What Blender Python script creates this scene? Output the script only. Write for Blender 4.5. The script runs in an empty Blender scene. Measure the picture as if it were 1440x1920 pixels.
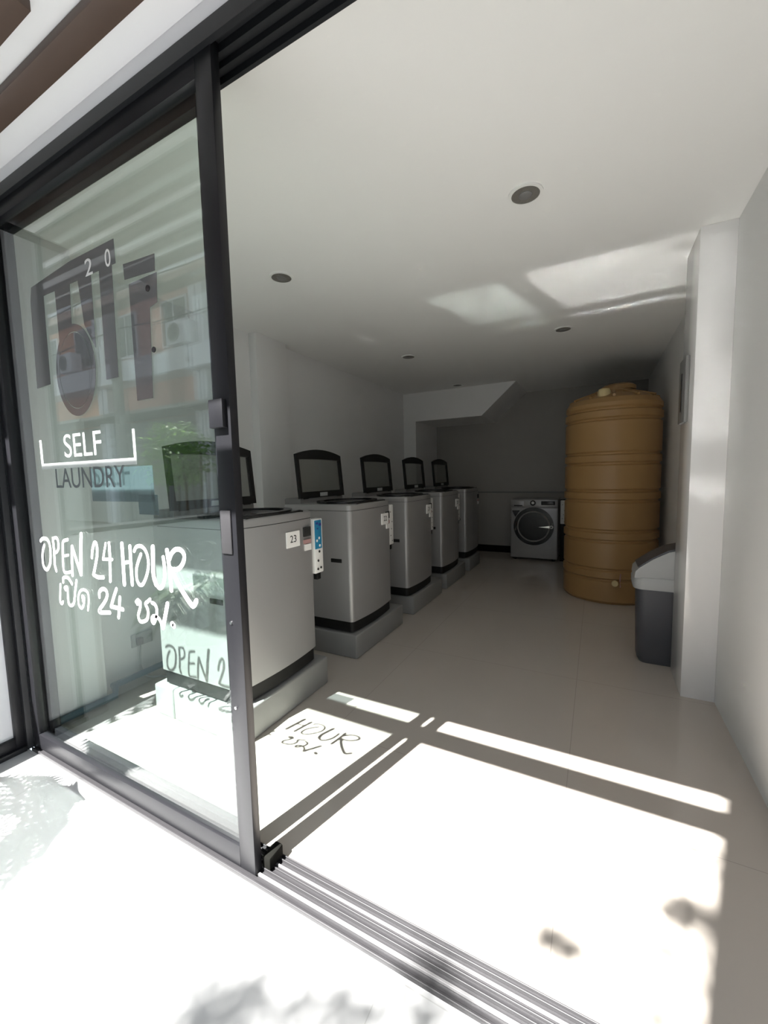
import bpy, bmesh, math, random
from mathutils import Vector, Matrix
random.seed(7)
sc = bpy.context.scene
COL = sc.collection
# ------------------------------------------------------------------ camera
cam_d = bpy.data.cameras.new('camera'); cam = bpy.data.objects.new('camera', cam_d); COL.objects.link(cam)
cam_d.sensor_fit = 'HORIZONTAL'; cam_d.sensor_width = 36.0; cam_d.lens = 759.04/1440*36
cam_d.clip_start = 0.02; cam_d.clip_end = 200
yaw, pitch, roll = 0.483927, -0.088406, -0.022546
fwd = Vector((-math.sin(yaw)*math.cos(pitch), math.cos(yaw)*math.cos(pitch), math.sin(pitch)))
right = Vector((math.cos(yaw), math.sin(yaw), 0)); up = right.cross(fwd)
r2 = right*math.cos(roll)+up*math.sin(roll); u2 = -right*math.sin(roll)+up*math.cos(roll)
m = Matrix((r2, u2, -fwd)).transposed().to_4x4(); m.translation = (0, 0, 1.40)
cam.matrix_world = m
sc.camera = cam
# ------------------------------------------------------------------ light and exposure
vs = sc.view_settings
sc.display_settings.display_device = 'sRGB'
vs.view_transform = 'Standard'; vs.look = 'None'; vs.gamma = 1.0; vs.use_curve_mapping = False
vs.exposure = 0.0
cy = sc.cycles
cy.use_denoising = True
cy.use_guiding = True; cy.use_surface_guiding = True; cy.use_volume_guiding = False   # lets the sun's mirror image off the polished floor reach the ceiling
cy.max_bounces = 14; cy.diffuse_bounces = 8; cy.glossy_bounces = 6; cy.transparent_max_bounces = 24
cy.caustics_reflective = True; cy.caustics_refractive = False
cy.sample_clamp_indirect = 0.0; cy.blur_glossy = 0.0
world = bpy.data.worlds.new('sky'); sc.world = world; world.use_nodes = True
wn = world.node_tree.nodes; wl = world.node_tree.links
bg = wn['Background']; bg.inputs['Color'].default_value = (0.80, 0.90, 1.0, 1); bg.inputs['Strength'].default_value = 1.6
sun_d = bpy.data.lights.new('sun', 'SUN'); sun_d.energy = 39.0; sun_d.angle = math.radians(0.53); sun_d.color = (1.0, 0.985, 0.955)
sun = bpy.data.objects.new('sun', sun_d); COL.objects.link(sun)
SUN = Vector((0.266, 1.0, -1.405)).normalized()
sun.rotation_euler = SUN.to_track_quat('-Z', 'Y').to_euler()
sun.location = (-3, -8, 12)

# ------------------------------------------------------------------ materials
def mat(name, col, rough=0.5, metal=0.0, spec=0.5, noise=0.0, nscale=8.0, bump=0.0, coat=0.0, emit=None, estr=0.0):
    m = bpy.data.materials.new(name); m.use_nodes = True
    nt = m.node_tree; b = nt.nodes['Principled BSDF']
    b.inputs['Base Color'].default_value = (*col, 1); b.inputs['Roughness'].default_value = rough
    b.inputs['Metallic'].default_value = metal; b.inputs['Specular IOR Level'].default_value = spec
    if coat: b.inputs['Coat Weight'].default_value = coat; b.inputs['Coat Roughness'].default_value = 0.1
    if noise or bump:
        tc = nt.nodes.new('ShaderNodeTexCoord'); n = nt.nodes.new('ShaderNodeTexNoise')
        n.inputs['Scale'].default_value = nscale; n.inputs['Detail'].default_value = 5
        nt.links.new(tc.outputs['Object'], n.inputs['Vector'])
        if noise:
            r = nt.nodes.new('ShaderNodeMapRange'); r.inputs['To Min'].default_value = 1-noise; r.inputs['To Max'].default_value = 1+noise*0.4
            nt.links.new(n.outputs['Fac'], r.inputs['Value'])
            mx = nt.nodes.new('ShaderNodeMix'); mx.data_type = 'RGBA'; mx.blend_type = 'MULTIPLY'; mx.inputs['Factor'].default_value = 1
            mx.inputs['A'].default_value = (*col, 1); nt.links.new(r.outputs['Result'], mx.inputs['B'])
            nt.links.new(mx.outputs['Result'], b.inputs['Base Color'])
        if bump:
            bp = nt.nodes.new('ShaderNodeBump'); bp.inputs['Strength'].default_value = bump; bp.inputs['Distance'].default_value = 0.01
            nt.links.new(n.outputs['Fac'], bp.inputs['Height']); nt.links.new(bp.outputs['Normal'], b.inputs['Normal'])
    if emit: b.inputs['Emission Color'].default_value = (*emit, 1); b.inputs['Emission Strength'].default_value = estr
    return m

def tile_mat(name, col, grout, size, off, rough, mort=0.0025, spec=0.5):
    m = bpy.data.materials.new(name); m.use_nodes = True; nt = m.node_tree; b = nt.nodes['Principled BSDF']
    geo = nt.nodes.new('ShaderNodeNewGeometry'); sep = nt.nodes.new('ShaderNodeSeparateXYZ')
    nt.links.new(geo.outputs['Position'], sep.inputs['Vector'])
    fac = None
    for i, ax in enumerate('XY'):
        a = nt.nodes.new('ShaderNodeMath'); a.operation = 'SUBTRACT'; nt.links.new(sep.outputs[ax], a.inputs[0]); a.inputs[1].default_value = off[i]
        p = nt.nodes.new('ShaderNodeMath'); p.operation = 'PINGPONG'; nt.links.new(a.outputs[0], p.inputs[0]); p.inputs[1].default_value = size/2
        l = nt.nodes.new('ShaderNodeMath'); l.operation = 'LESS_THAN'; nt.links.new(p.outputs[0], l.inputs[0]); l.inputs[1].default_value = mort/2
        if fac is None: fac = l
        else:
            mm = nt.nodes.new('ShaderNodeMath'); mm.operation = 'MAXIMUM'; nt.links.new(fac.outputs[0], mm.inputs[0]); nt.links.new(l.outputs[0], mm.inputs[1]); fac = mm
    mx = nt.nodes.new('ShaderNodeMix'); mx.data_type = 'RGBA'; mx.inputs['A'].default_value = (*col, 1); mx.inputs['B'].default_value = (*grout, 1)
    nt.links.new(fac.outputs[0], mx.inputs['Factor']); nt.links.new(mx.outputs['Result'], b.inputs['Base Color'])
    b.inputs['Roughness'].default_value = rough; b.inputs['Specular IOR Level'].default_value = spec
    return m

def glass_mat(name, tint, gloss=1.0, alpha=0.0, body=(0.3, 0.3, 0.3)):
    """thin clear sheet: tinted see-through plus a Fresnel mirror, the same for every ray"""
    m = bpy.data.materials.new(name); m.use_nodes = True; nt = m.node_tree; nt.nodes.clear()
    out = nt.nodes.new('ShaderNodeOutputMaterial'); tr = nt.nodes.new('ShaderNodeBsdfTransparent'); tr.inputs['Color'].default_value = (*tint, 1)
    gl = nt.nodes.new('ShaderNodeBsdfGlossy'); gl.inputs['Roughness'].default_value = 0.0; gl.inputs['Color'].default_value = (1, 1, 1, 1)
    g = nt.nodes.new('ShaderNodeNewGeometry'); d = nt.nodes.new('ShaderNodeVectorMath'); d.operation = 'DOT_PRODUCT'
    nt.links.new(g.outputs['Incoming'], d.inputs[0]); nt.links.new(g.outputs['Normal'], d.inputs[1])
    ab = nt.nodes.new('ShaderNodeMath'); ab.operation = 'ABSOLUTE'; nt.links.new(d.outputs['Value'], ab.inputs[0])
    s = nt.nodes.new('ShaderNodeMath'); s.operation = 'SUBTRACT'; s.inputs[0].default_value = 1; nt.links.new(ab.outputs[0], s.inputs[1])
    p = nt.nodes.new('ShaderNodeMath'); p.operation = 'POWER'; nt.links.new(s.outputs[0], p.inputs[0]); p.inputs[1].default_value = 5
    q = nt.nodes.new('ShaderNodeMath'); q.operation = 'MULTIPLY_ADD'; nt.links.new(p.outputs[0], q.inputs[0]); q.inputs[1].default_value = 0.96*gloss; q.inputs[2].default_value = 0.042*gloss
    base = tr
    if alpha:
        df = nt.nodes.new('ShaderNodeBsdfDiffuse'); df.inputs['Color'].default_value = (*body, 1)
        ms = nt.nodes.new('ShaderNodeMixShader'); ms.inputs[0].default_value = alpha
        nt.links.new(tr.outputs[0], ms.inputs[1]); nt.links.new(df.outputs[0], ms.inputs[2]); base = ms
    mix = nt.nodes.new('ShaderNodeMixShader'); nt.links.new(q.outputs[0], mix.inputs[0])
    nt.links.new(base.outputs[0], mix.inputs[1]); nt.links.new(gl.outputs[0], mix.inputs[2]); nt.links.new(mix.outputs[0], out.inputs['Surface'])
    return m

M = {}
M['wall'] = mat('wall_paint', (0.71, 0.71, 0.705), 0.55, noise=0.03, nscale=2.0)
M['wall_dim'] = mat('back_wall_paint_dimmed', (0.31, 0.295, 0.275), 0.55, noise=0.03, nscale=2.0)  # wall paint darkened: the dimness of the room's back is in the colour
M['wall_tile'] = mat('satin_wall_finish', (0.76, 0.755, 0.75), 0.14, spec=0.6)
M['ceil'] = mat('ceiling_paint', (0.77, 0.77, 0.755), 0.8)
M['floor'] = tile_mat('beige_floor_tile', (0.48, 0.435, 0.39), (0.36, 0.325, 0.29), 1.18, (-0.09, 1.74), 0.05, 0.003)
M['walk'] = tile_mat('white_pavement_tile', (0.42, 0.42, 0.42), (0.34, 0.34, 0.33), 0.6, (0.1, 0.3), 0.5, 0.003)
M['asphalt'] = mat('asphalt', (0.10, 0.10, 0.105), 0.9, noise=0.3, nscale=30)
M['frame'] = mat('black_aluminium', (0.014, 0.015, 0.017), 0.42, spec=0.35)
M['frame2'] = mat('dark_grey_aluminium', (0.010, 0.010, 0.012), 0.4, spec=0.3)
M['track'] = mat('grey_aluminium_track', (0.028, 0.027, 0.029), 0.4)
M['tracklight'] = mat('bright_aluminium_ridge', (0.14, 0.138, 0.14), 0.3)
M['rubber'] = mat('black_rubber', (0.006, 0.006, 0.005), 0.9, spec=0.1)
M['glass'] = glass_mat('clear_glass', (0.945, 0.975, 0.966))
M['grey'] = mat('grey_painted_steel', (0.345, 0.342, 0.34), 0.34, metal=0.35)
M['greyd'] = mat('mid_grey_plastic', (0.17, 0.168, 0.165), 0.4)
M['black'] = mat('black_gloss_plastic', (0.012, 0.012, 0.013), 0.22)
M['blackm'] = mat('black_matt_plastic', (0.009, 0.009, 0.009), 0.5, spec=0.3)
M['lid'] = glass_mat('smoked_lid_glass', (0.78, 0.79, 0.77), 0.8, alpha=0.22, body=(0.16, 0.16, 0.155))
M['paper'] = mat('white_paper', (0.80, 0.79, 0.77), 0.7)
M['ink'] = mat('black_ink', (0.02, 0.02, 0.02), 0.7)
M['white'] = mat('white_plastic', (0.76, 0.76, 0.74), 0.35)
M['blue'] = mat('blue_print', (0.02, 0.20, 0.36), 0.4)
M['navy'] = mat('navy_print', (0.03, 0.04, 0.22), 0.4)
M['pink'] = mat('pink_print', (0.42, 0.25, 0.24), 0.5)
M['concrete'] = mat('grey_plinth_paint', (0.25, 0.25, 0.245), 0.55, noise=0.08, nscale=6)
M['tank'] = mat('tan_polyethylene', (0.35, 0.205, 0.08), 0.42)
M['tanklid'] = mat('cream_cap_plastic', (0.62, 0.50, 0.26), 0.45)
M['bin'] = mat('charcoal_plastic', (0.075, 0.077, 0.088), 0.45)
M['binlid'] = mat('light_grey_plastic', (0.40, 0.41, 0.41), 0.4)
M['chrome'] = mat('chrome', (0.75, 0.75, 0.75), 0.12, metal=1.0)
M['paint'] = mat('white_window_paint', (0.93, 0.93, 0.93), 0.6)
M['thinpaint'] = glass_mat('thin_white_window_paint', (0.9, 0.92, 0.92), 0.5, alpha=0.28, body=(0.9, 0.9, 0.9))
M['shade'] = mat('shaded_white_lettering', (0.10, 0.115, 0.12), 0.7)  # white letters in shade; the shade is put into this dark colour
M['vinyl'] = glass_mat('grey_window_film', (0.80, 0.81, 0.80), 0.9, alpha=0.74, body=(0.17, 0.17, 0.172))
M['poster'] = glass_mat('pale_blue_translucent_sheet', (0.8, 0.86, 0.9), 0.3, alpha=0.55, body=(0.10, 0.125, 0.14))
M['pipe'] = mat('blue_pvc', (0.06, 0.12, 0.16), 0.35)
M['cable'] = mat('grey_cable', (0.35, 0.36, 0.36), 0.5)
M['brown'] = mat('brown_batten_wood', (0.085, 0.052, 0.038), 0.5, noise=0.15, nscale=5)
M['soffit'] = mat('white_soffit_paint', (0.80, 0.79, 0.80), 0.7)
M['leaf'] = mat('green_leaves', (0.035, 0.09, 0.02), 0.45, noise=0.5, nscale=6)
def leaf_mat(name, col, tr):
    m = mat(name, col, 0.5, noise=0.5, nscale=6); nt = m.node_tree; b = nt.nodes['Principled BSDF']; out = nt.nodes['Material Output']
    t = nt.nodes.new('ShaderNodeBsdfTranslucent'); t.inputs['Color'].default_value = (*tr, 1); a = nt.nodes.new('ShaderNodeAddShader')
    nt.links.new(b.outputs[0], a.inputs[0]); nt.links.new(t.outputs[0], a.inputs[1]); nt.links.new(a.outputs[0], out.inputs['Surface']); return m
M['leafl'] = leaf_mat('bright_leaves', (0.15, 0.24, 0.09), (0.15, 0.25, 0.06))
M['trunk'] = mat('bark', (0.12, 0.085, 0.055), 0.9)
M['pot'] = mat('grey_concrete_pot', (0.30, 0.30, 0.29), 0.8, noise=0.15)
M['salmon'] = mat('salmon_facade_paint', (0.62, 0.33, 0.26), 0.8, noise=0.1, nscale=1)
M['orange'] = mat('orange_facade_paint', (0.70, 0.34, 0.20), 0.8, noise=0.1, nscale=1)
M['facwhite'] = mat('white_facade_paint', (0.72, 0.72, 0.74), 0.8, noise=0.08, nscale=1)
M['facgrey'] = mat('grey_facade_render', (0.28, 0.28, 0.26), 0.8, noise=0.15, nscale=1)
M['window'] = mat('dark_window_pane', (0.05, 0.06, 0.07), 0.08)
M['signblue'] = mat('blue_sign_face', (0.12, 0.25, 0.60), 0.4)
M['panelw'] = mat('white_panel', (0.66, 0.66, 0.68), 0.4)
M['led'] = mat('dark_reflector', (0.22, 0.21, 0.19), 0.5, metal=0.4, bump=0.6, nscale=60)

# ------------------------------------------------------------------ mesh helpers
def shade(me, ang=35):
    for p in me.polygons: p.use_smooth = True
    me.set_sharp_from_angle(angle=math.radians(ang))
def finish(name, bm, material, parent=None, ang=35):
    bmesh.ops.recalc_face_normals(bm, faces=bm.faces)
    me = bpy.data.meshes.new(name); bm.to_mesh(me); bm.free()
    me.materials.append(M[material] if isinstance(material, str) else material)
    shade(me, ang)
    o = bpy.data.objects.new(name, me); COL.objects.link(o)
    if parent is not None: o.parent = parent
    return o
def B(): return bmesh.new()
def box(bm, x0, x1, y0, y1, z0, z1, bev=0.0, seg=2):
    t = bmesh.new()
    bmesh.ops.create_cube(t, size=1)
    for v in t.verts: v.co = Vector(((x0+x1)/2+v.co.x*(x1-x0), (y0+y1)/2+v.co.y*(y1-y0), (z0+z1)/2+v.co.z*(z1-z0)))
    if bev: bmesh.ops.bevel(t, geom=t.edges[:], offset=bev, segments=seg, profile=0.5, affect='EDGES')
    merge(bm, t); return bm
def merge(bm, t, mtx=None):
    if mtx is not None: bmesh.ops.transform(t, matrix=mtx, verts=t.verts)
    me = bpy.data.meshes.new('tmp'); t.to_mesh(me); t.free(); bm.from_mesh(me); bpy.data.meshes.remove(me)
def prism(bm, pts, a, b, axis='z', bev=0.0):
    """polygon pts extruded from a to b along axis (z: pts=(x,y); y: pts=(x,z); x: pts=(y,z))"""
    f = {'z': lambda p, t: (p[0], p[1], t), 'y': lambda p, t: (p[0], t, p[1]), 'x': lambda p, t: (t, p[0], p[1])}[axis]
    t = bmesh.new()
    v0 = [t.verts.new(f(p, a)) for p in pts]; v1 = [t.verts.new(f(p, b)) for p in pts]
    t.faces.new(v0); t.faces.new(v1[::-1])
    for i in range(len(pts)): j = (i+1) % len(pts); t.faces.new((v0[i], v1[i], v1[j], v0[j]))
    bmesh.ops.recalc_face_normals(t, faces=t.faces)
    if bev:
        es = [e for e in t.edges if all(v in v1 for v in e.verts)]
        bmesh.ops.bevel(t, geom=es, offset=bev, segments=3, profile=0.5, affect='EDGES')
    merge(bm, t); return bm
def ring(bm, outer, inner, a, b, axis='z'):
    f = {'z': lambda p, t: (p[0], p[1], t), 'y': lambda p, t: (p[0], t, p[1]), 'x': lambda p, t: (t, p[0], p[1])}[axis]
    n = len(outer); V = [[bm.verts.new(f(p, t)) for p in L] for L in (outer, inner) for t in (a, b)]
    oa, ob, ia, ib = V
    for i in range(n):
        j = (i+1) % n
        bm.faces.new((oa[i], oa[j], ob[j], ob[i])); bm.faces.new((ia[i], ia[j], ib[j], ib[i]))
        bm.faces.new((oa[i], oa[j], ia[j], ia[i])); bm.faces.new((ob[i], ob[j], ib[j], ib[i]))
    return bm
def circ(cx, cy_, r, n=40, ry=None):
    ry = ry or r
    return [(cx+r*math.cos(2*math.pi*i/n), cy_+ry*math.sin(2*math.pi*i/n)) for i in range(n)]
def lathe(bm, prof, cx=0, cy_=0, n=72):
    rows = []
    for r, z in prof:
        rows.append([bm.verts.new((cx+r*math.cos(2*math.pi*i/n), cy_+r*math.sin(2*math.pi*i/n), z)) for i in range(n)])
    for a, b in zip(rows, rows[1:]):
        for i in range(n): j = (i+1) % n; bm.faces.new((a[i], a[j], b[j], b[i]))
    if prof[0][0] > 1e-4: bm.faces.new(rows[0][::-1])
    if prof[-1][0] > 1e-4: bm.faces.new(rows[-1])
    bmesh.ops.remove_doubles(bm, verts=bm.verts, dist=1e-5)
    return bm
def tube(bm, pts, r, n=8):
    pts = [Vector(p) for p in pts]; rows = []
    for i, p in enumerate(pts):
        d = (pts[min(i+1, len(pts)-1)]-pts[max(i-1, 0)]).normalized()
        a = d.cross(Vector((0, 0, 1)));
        if a.length < 1e-3: a = Vector((1, 0, 0))
        a.normalize(); b = d.cross(a)
        rows.append([bm.verts.new(p+(a*math.cos(2*math.pi*k/n)+b*math.sin(2*math.pi*k/n))*r) for k in range(n)])
    for a, b in zip(rows, rows[1:]):
        for k in range(n): l = (k+1) % n; bm.faces.new((a[k], a[l], b[l], b[k]))
    bm.faces.new(rows[0][::-1]); bm.faces.new(rows[-1]); return bm
def smooth_pts(pts, n=6, closed=False):
    P = [Vector(p) for p in pts]; out = []
    for i in range(len(P)-1):
        p0 = P[max(i-1, 0)]; p1 = P[i]; p2 = P[i+1]; p3 = P[min(i+2, len(P)-1)]
        for k in range(n):
            t = k/n
            out.append(0.5*((2*p1)+(p2-p0)*t+(2*p0-5*p1+4*p2-p3)*t*t+(3*p1-p0-3*p2+p3)*t**3))
    out.append(P[-1]); return out
def text_bm(s, size, mtx, depth=0.0004):
    c = bpy.data.curves.new('t', 'FONT'); c.body = s; c.size = size; c.extrude = depth; c.align_x = 'CENTER'; c.align_y = 'CENTER'
    o = bpy.data.objects.new('t', c); COL.objects.link(o)
    bpy.context.view_layer.update()
    me = bpy.data.meshes.new_from_object(o.evaluated_get(bpy.context.evaluated_depsgraph_get()))
    bpy.data.objects.remove(o); bpy.data.curves.remove(c)
    bm = bmesh.new(); bm.from_mesh(me); bpy.data.meshes.remove(me)
    bmesh.ops.transform(bm, matrix=mtx, verts=bm.verts); return bm
def empty(name, loc=(0, 0, 0), rz=0.0):
    o = bpy.data.objects.new(name, None); o.empty_display_size = 0.1; COL.objects.link(o); o.location = loc; o.rotation_euler = (0, 0, rz); return o
def tag(o, label=None, cat=None, group=None, kind=None):
    if label: o['label'] = label
    if cat: o['category'] = cat
    if group: o['group'] = group
    if kind: o['kind'] = kind
    return o
def struct(name, bm, m_, ang=35): return tag(finish(name, bm, m_, None, ang), kind='structure')
def children(o): return [c for c in bpy.data.objects if c.parent is o]
def copy_tree(o, parent=None):
    c = o.copy(); COL.objects.link(c); c.parent = parent
    for ch in children(o): copy_tree(ch, c)
    return c

# ================================================================== SETTING
CEIL = 2.75
XL, XR, YB = -2.90, 0.655, 7.30
struct('floor', box(B(), XL-0.1, XR+0.1, 1.045, YB+0.1, -0.10, 0.0), 'floor')
struct('ceiling', box(B(), XL-0.1, XR+0.1, 1.05, YB+0.1, CEIL, CEIL+0.12), 'ceil')
struct('wall_left', box(B(), XL-0.12, XL, 0.9, YB+0.1, 0, CEIL), 'wall')
struct('wall_right', box(B(), XR, XR+0.12, -0.4, YB+0.1, -0.02, CEIL), 'wall')
struct('wall_back', box(B(), XL, XR, YB, YB+0.12, 0, CEIL), 'wall_dim')
struct('trim_1', box(B(), XL, XR, YB-0.012, YB, 0.12, 1.06, 0.002), 'wall_dim')
struct('baseboard_back', box(B(), XL, XR, YB-0.02, YB, 0, 0.12, 0.002), 'rubber')
struct('trim_2', box(B(), XL, XR, YB-0.022, YB, 1.06, 1.085, 0.003), 'greyd')
# pilasters
struct('wall_right_pilaster', box(B(), 0.487, XR, 2.96, 3.34, 0, CEIL, 0.003), 'wall_tile')
struct('wall_left_pilaster', box(B(), XL, -2.81, 2.88, 3.30, 0, CEIL, 0.003), 'wall')
struct('wall_left_front_pilaster', box(B(), XL, -2.74, 1.05, 1.36, 0, CEIL, 0.003), 'wall')
# staircase underside hanging from the ceiling at the back
struct('ceiling_stair_soffit', prism(B(), [(-2.9, CEIL), (-1.075, CEIL), (-1.585, 2.29), (-2.9, 2.29)], 6.3, 7.3, 'y'), 'wall')
struct('wall_stair_pier', box(B(), -2.9, -2.68, 6.3, 7.3, 0, 2.29), 'wall')
# outside ground
struct('floor_pavement', box(B(), -9, 3.0, -2.2, 0.915, -0.10, -0.006), 'walk')
tag(struct('floor_street', box(B(), -30, 12, -6.5, -2.2, -0.15, -0.05), 'asphalt'))
# canopy over the pavement
struct('ceiling_canopy', box(B(), -6, 3.0, 0.110, 0.9165, 2.775, 2.95), 'soffit')
struct('wall_front_lintel', box(B(), -6, 3.0, 0.917, 1.052, 2.7235, 3.2), 'soffit')
bat = None
for i, (y0, y1, x1) in enumerate([(0.748, 0.818, 3.0), (0.535, 0.68, -1.46), (0.40, 0.47, 3.0), (0.25, 0.32, 3.0), (0.135, 0.20, 3.0)]):
    o = finish('brown_batten', box(B(), -6, x1, y0, y1, 2.745, 2.7745, 0.002), 'brown')
    tag(o, ['brown wooden batten under the white canopy, the long one nearest the black door header',
            'wide brown board under the canopy with a cut-off end near the top edge',
            'brown batten under the canopy, third out from the door, seen mirrored in the glass',
            'brown batten under the canopy, fourth out from the door, seen mirrored in the glass',
            'brown batten along the outer lip of the canopy, seen mirrored in the glass'][i], 'batten', 'brown battens under the canopy')
o = finish('canopy_beam', box(B(), -6, 3.0, -0.12, -0.007, 2.76, 2.82, 0.002), 'brown')
tag(o, 'slim beam hung just outside the canopy edge that throws the dark band on the floor', 'beam')
for i, xx in enumerate((-5.2, -2.9, 0.9)):
    o = finish('canopy_bracket', box(B(), xx, xx+0.05, -0.12, 0.5, 2.82, 2.87, 0.002), 'frame2')
    tag(o, ['steel bracket holding the canopy beam, farthest left of the shop', 'steel bracket holding the canopy beam above the left end of the door', 'steel bracket holding the canopy beam above the right wall'][i], 'bracket', 'brackets of the canopy beam')
# door surround ------------------------------------------------------------
DX0, DX1 = -2.62, XR
hd = B()
for y0, y1, z0 in [(0.915, 0.932, 2.672), (0.962, 0.974, 2.675), (1.002, 1.012, 2.68), (1.038, 1.05, 2.678)]:
    box(hd, DX0-0.06, DX1, y0, y1, z0, 2.723)
box(hd, DX0-0.06, DX1, 0.921, 1.045, 2.70, 2.7225)
door = empty('door_1', (-1.0, 0.98, 0)); tag(door, kind='structure')
def part(name, bm, m_, parent, ang=35):
    o = finish(name, bm, m_, parent, ang); o.matrix_parent_inverse = Matrix.Translation(parent.location).inverted(); return o
part('header', hd, 'frame', door)
tr = B()
box(tr, DX0, DX1, 0.915, 1.045, -0.02, 0.004)
for y0, y1, z1 in [(0.915, 0.922, 0.010), (0.963, 0.967, 0.016), (0.985, 0.990, 0.012), (1.018, 1.021, 0.016), (1.036, 1.040, 0.012)]:
    box(tr, DX0, DX1, y0, y1, 0.004, z1, 0.001, 1)
part('track', tr, 'track', door)
rg = B()
for y0, y1, z1 in [(0.940, 0.948, 0.014), (0.998, 1.003, 0.014)]:
    box(rg, DX0, DX1, y0, y1, 0.004, z1, 0.001, 1)
part('guide_rail', rg, 'tracklight', door)
jb = B()
box(jb, -2.69, -2.635, 0.905, 1.06, 0, 2.74, 0.002); box(jb, -2.635, -2.625, 0.93, 0.94, 0, 2.7); box(jb, -2.635, -2.622, 0.97, 0.98, 0, 2.7); box(jb, -2.635, -2.622, 1.01, 1.02, 0, 2.7)
part('jamb', jb, 'frame', door)
def sash(name, x0, x1, y0, y1, label_):
    p = empty(name, ((x0+x1)/2, (y0+y1)/2, 0)); tag(p, kind='structure')
    w = 0.072
    s = B(); box(s, x1-w, x1, y0, y1, 0.012, 2.70, 0.002); part('stile', s, 'frame2', p)
    s = B(); box(s, x0, x0+0.055, y0, y1, 0.012, 2.70, 0.002); part('stile', s, 'frame2', p)
    s = B(); box(s, x0+0.05, x1-w, y0, y1, 0.012, 0.092, 0.002); part('bottom_rail', s, 'frame2', p)
    s = B(); box(s, x0+0.05, x1-w, y0, y1, 2.61, 2.70, 0.002); part('top_rail', s, 'frame2', p)
    ym = (y0+y1)/2
    s = B(); box(s, x0+0.05, x1-w+0.005, ym-0.003, ym+0.003, 0.09, 2.615); part('glass_pane', s, 'glass', p)
    return p
d2 = sash('door_2', -2.615, -1.030, 0.930, 0.962, '')
d3 = sash('door_3', -2.61, -1.108, 0.992, 1.022, '')
# lock box and pull recess on the outer stile
s = B(); box(s, -1.108, -1.045, 0.912, 0.931, 1.565, 1.655, 0.003); part('lock_box', s, 'frame2', d2)
s = B(); box(s, -1.098, -1.050, 0.924, 0.931, 1.155, 1.30, 0.004)
hp = part('handle', s, 'track', d2)
s = B(); box(s, -1.082, -1.066, 0.920, 0.926, 1.20, 1.28, 0.002); q = finish('recess', s, 'black', hp); q.matrix_parent_inverse = Matrix.Translation(d2.location).inverted() @ Matrix.Identity(4)
for z in (1.185, 0.92, 0.62):
    s = B(); tube(s, [(-1.078, 0.931, z), (-1.078, 0.926, z)], 0.0055, 12); part('screw', s, 'chrome', d2)
s = B(); box(s, -1.03, -0.995, 0.965, 1.035, 0.012, 0.06, 0.006)
tag(finish('door_stop', s, 'rubber'), 'small black rubber stop on the track at the foot of the door edge', 'door stop')
# left return: white panel in a dark frame, square to the door
rt = empty('window_1', (-2.69, 0.8, 0)); tag(rt, kind='structure')
s = B(); box(s, -2.72, -2.66, 0.868, 0.905, 0, 2.72, 0.002); box(s, -2.72, -2.66, 0.70, 0.72, 0, 2.72, 0.002); box(s, -2.72, -2.66, 0.72, 0.868, 0, 0.075, 0.002); box(s, -2.72, -2.66, 0.72, 0.868, 2.68, 2.72, 0.002); part('window_frame', s, 'frame2', rt)
s = B(); box(s, -2.70, -2.685, 0.72, 0.868, 0.075, 2.68); part('panel', s, 'panelw', rt)
s = B(); box(s, -2.66, -2.64, 0.70, 0.905, -0.006, 0.02, 0.002); part('sill', s, 'frame', rt)

lw_ = empty('low_wall', (-2.84, -0.6, 0))
part('wall_body', box(B(), -2.92, -2.77, -1.9, 0.69, -0.006, 1.09, 0.004), 'facwhite', lw_)
part('coping', box(B(), -2.93, -2.76, -1.91, 0.695, 1.091, 1.12, 0.004), 'frame', lw_)  # black coping added so no sunlit top edge mirrors in the glass
tag(lw_, 'low white boundary wall with an added black coping left of the door, mirrored in the glass', 'wall')
# ================================================================== writing on the glass
GY = 0.9405
def ribbon(bm, pts, w, y=GY, t=0.0012):
    P = smooth_pts([(x, 0, z) for x, z in pts], 6); L = []; R_ = []
    for i, p in enumerate(P):
        d = (P[min(i+1, len(P)-1)]-P[max(i-1, 0)]); d.normalize(); n = Vector((-d.z, 0, d.x))
        L.append(p+n*w/2); R_.append(p-n*w/2)
    fr = [[bm.verts.new((q.x, yy, q.z)) for q in side] for side in (L, R_) for yy in (y, y-t)]
    lb, lf, rb, rf = fr
    for i in range(len(P)-1):
        bm.faces.new((lf[i], lf[i+1], rf[i+1], rf[i])); bm.faces.new((lb[i], rb[i], rb[i+1], lb[i+1]))
        bm.faces.new((lf[i], lb[i], lb[i+1], lf[i+1])); bm.faces.new((rf[i], rf[i+1], rb[i+1], rb[i]))
    for k in (0, -1):
        c = P[k]; ps = circ(c.x, c.z, w/2*0.98, 12); prism(bm, ps, y-t*1.25, y, 'y')
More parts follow.
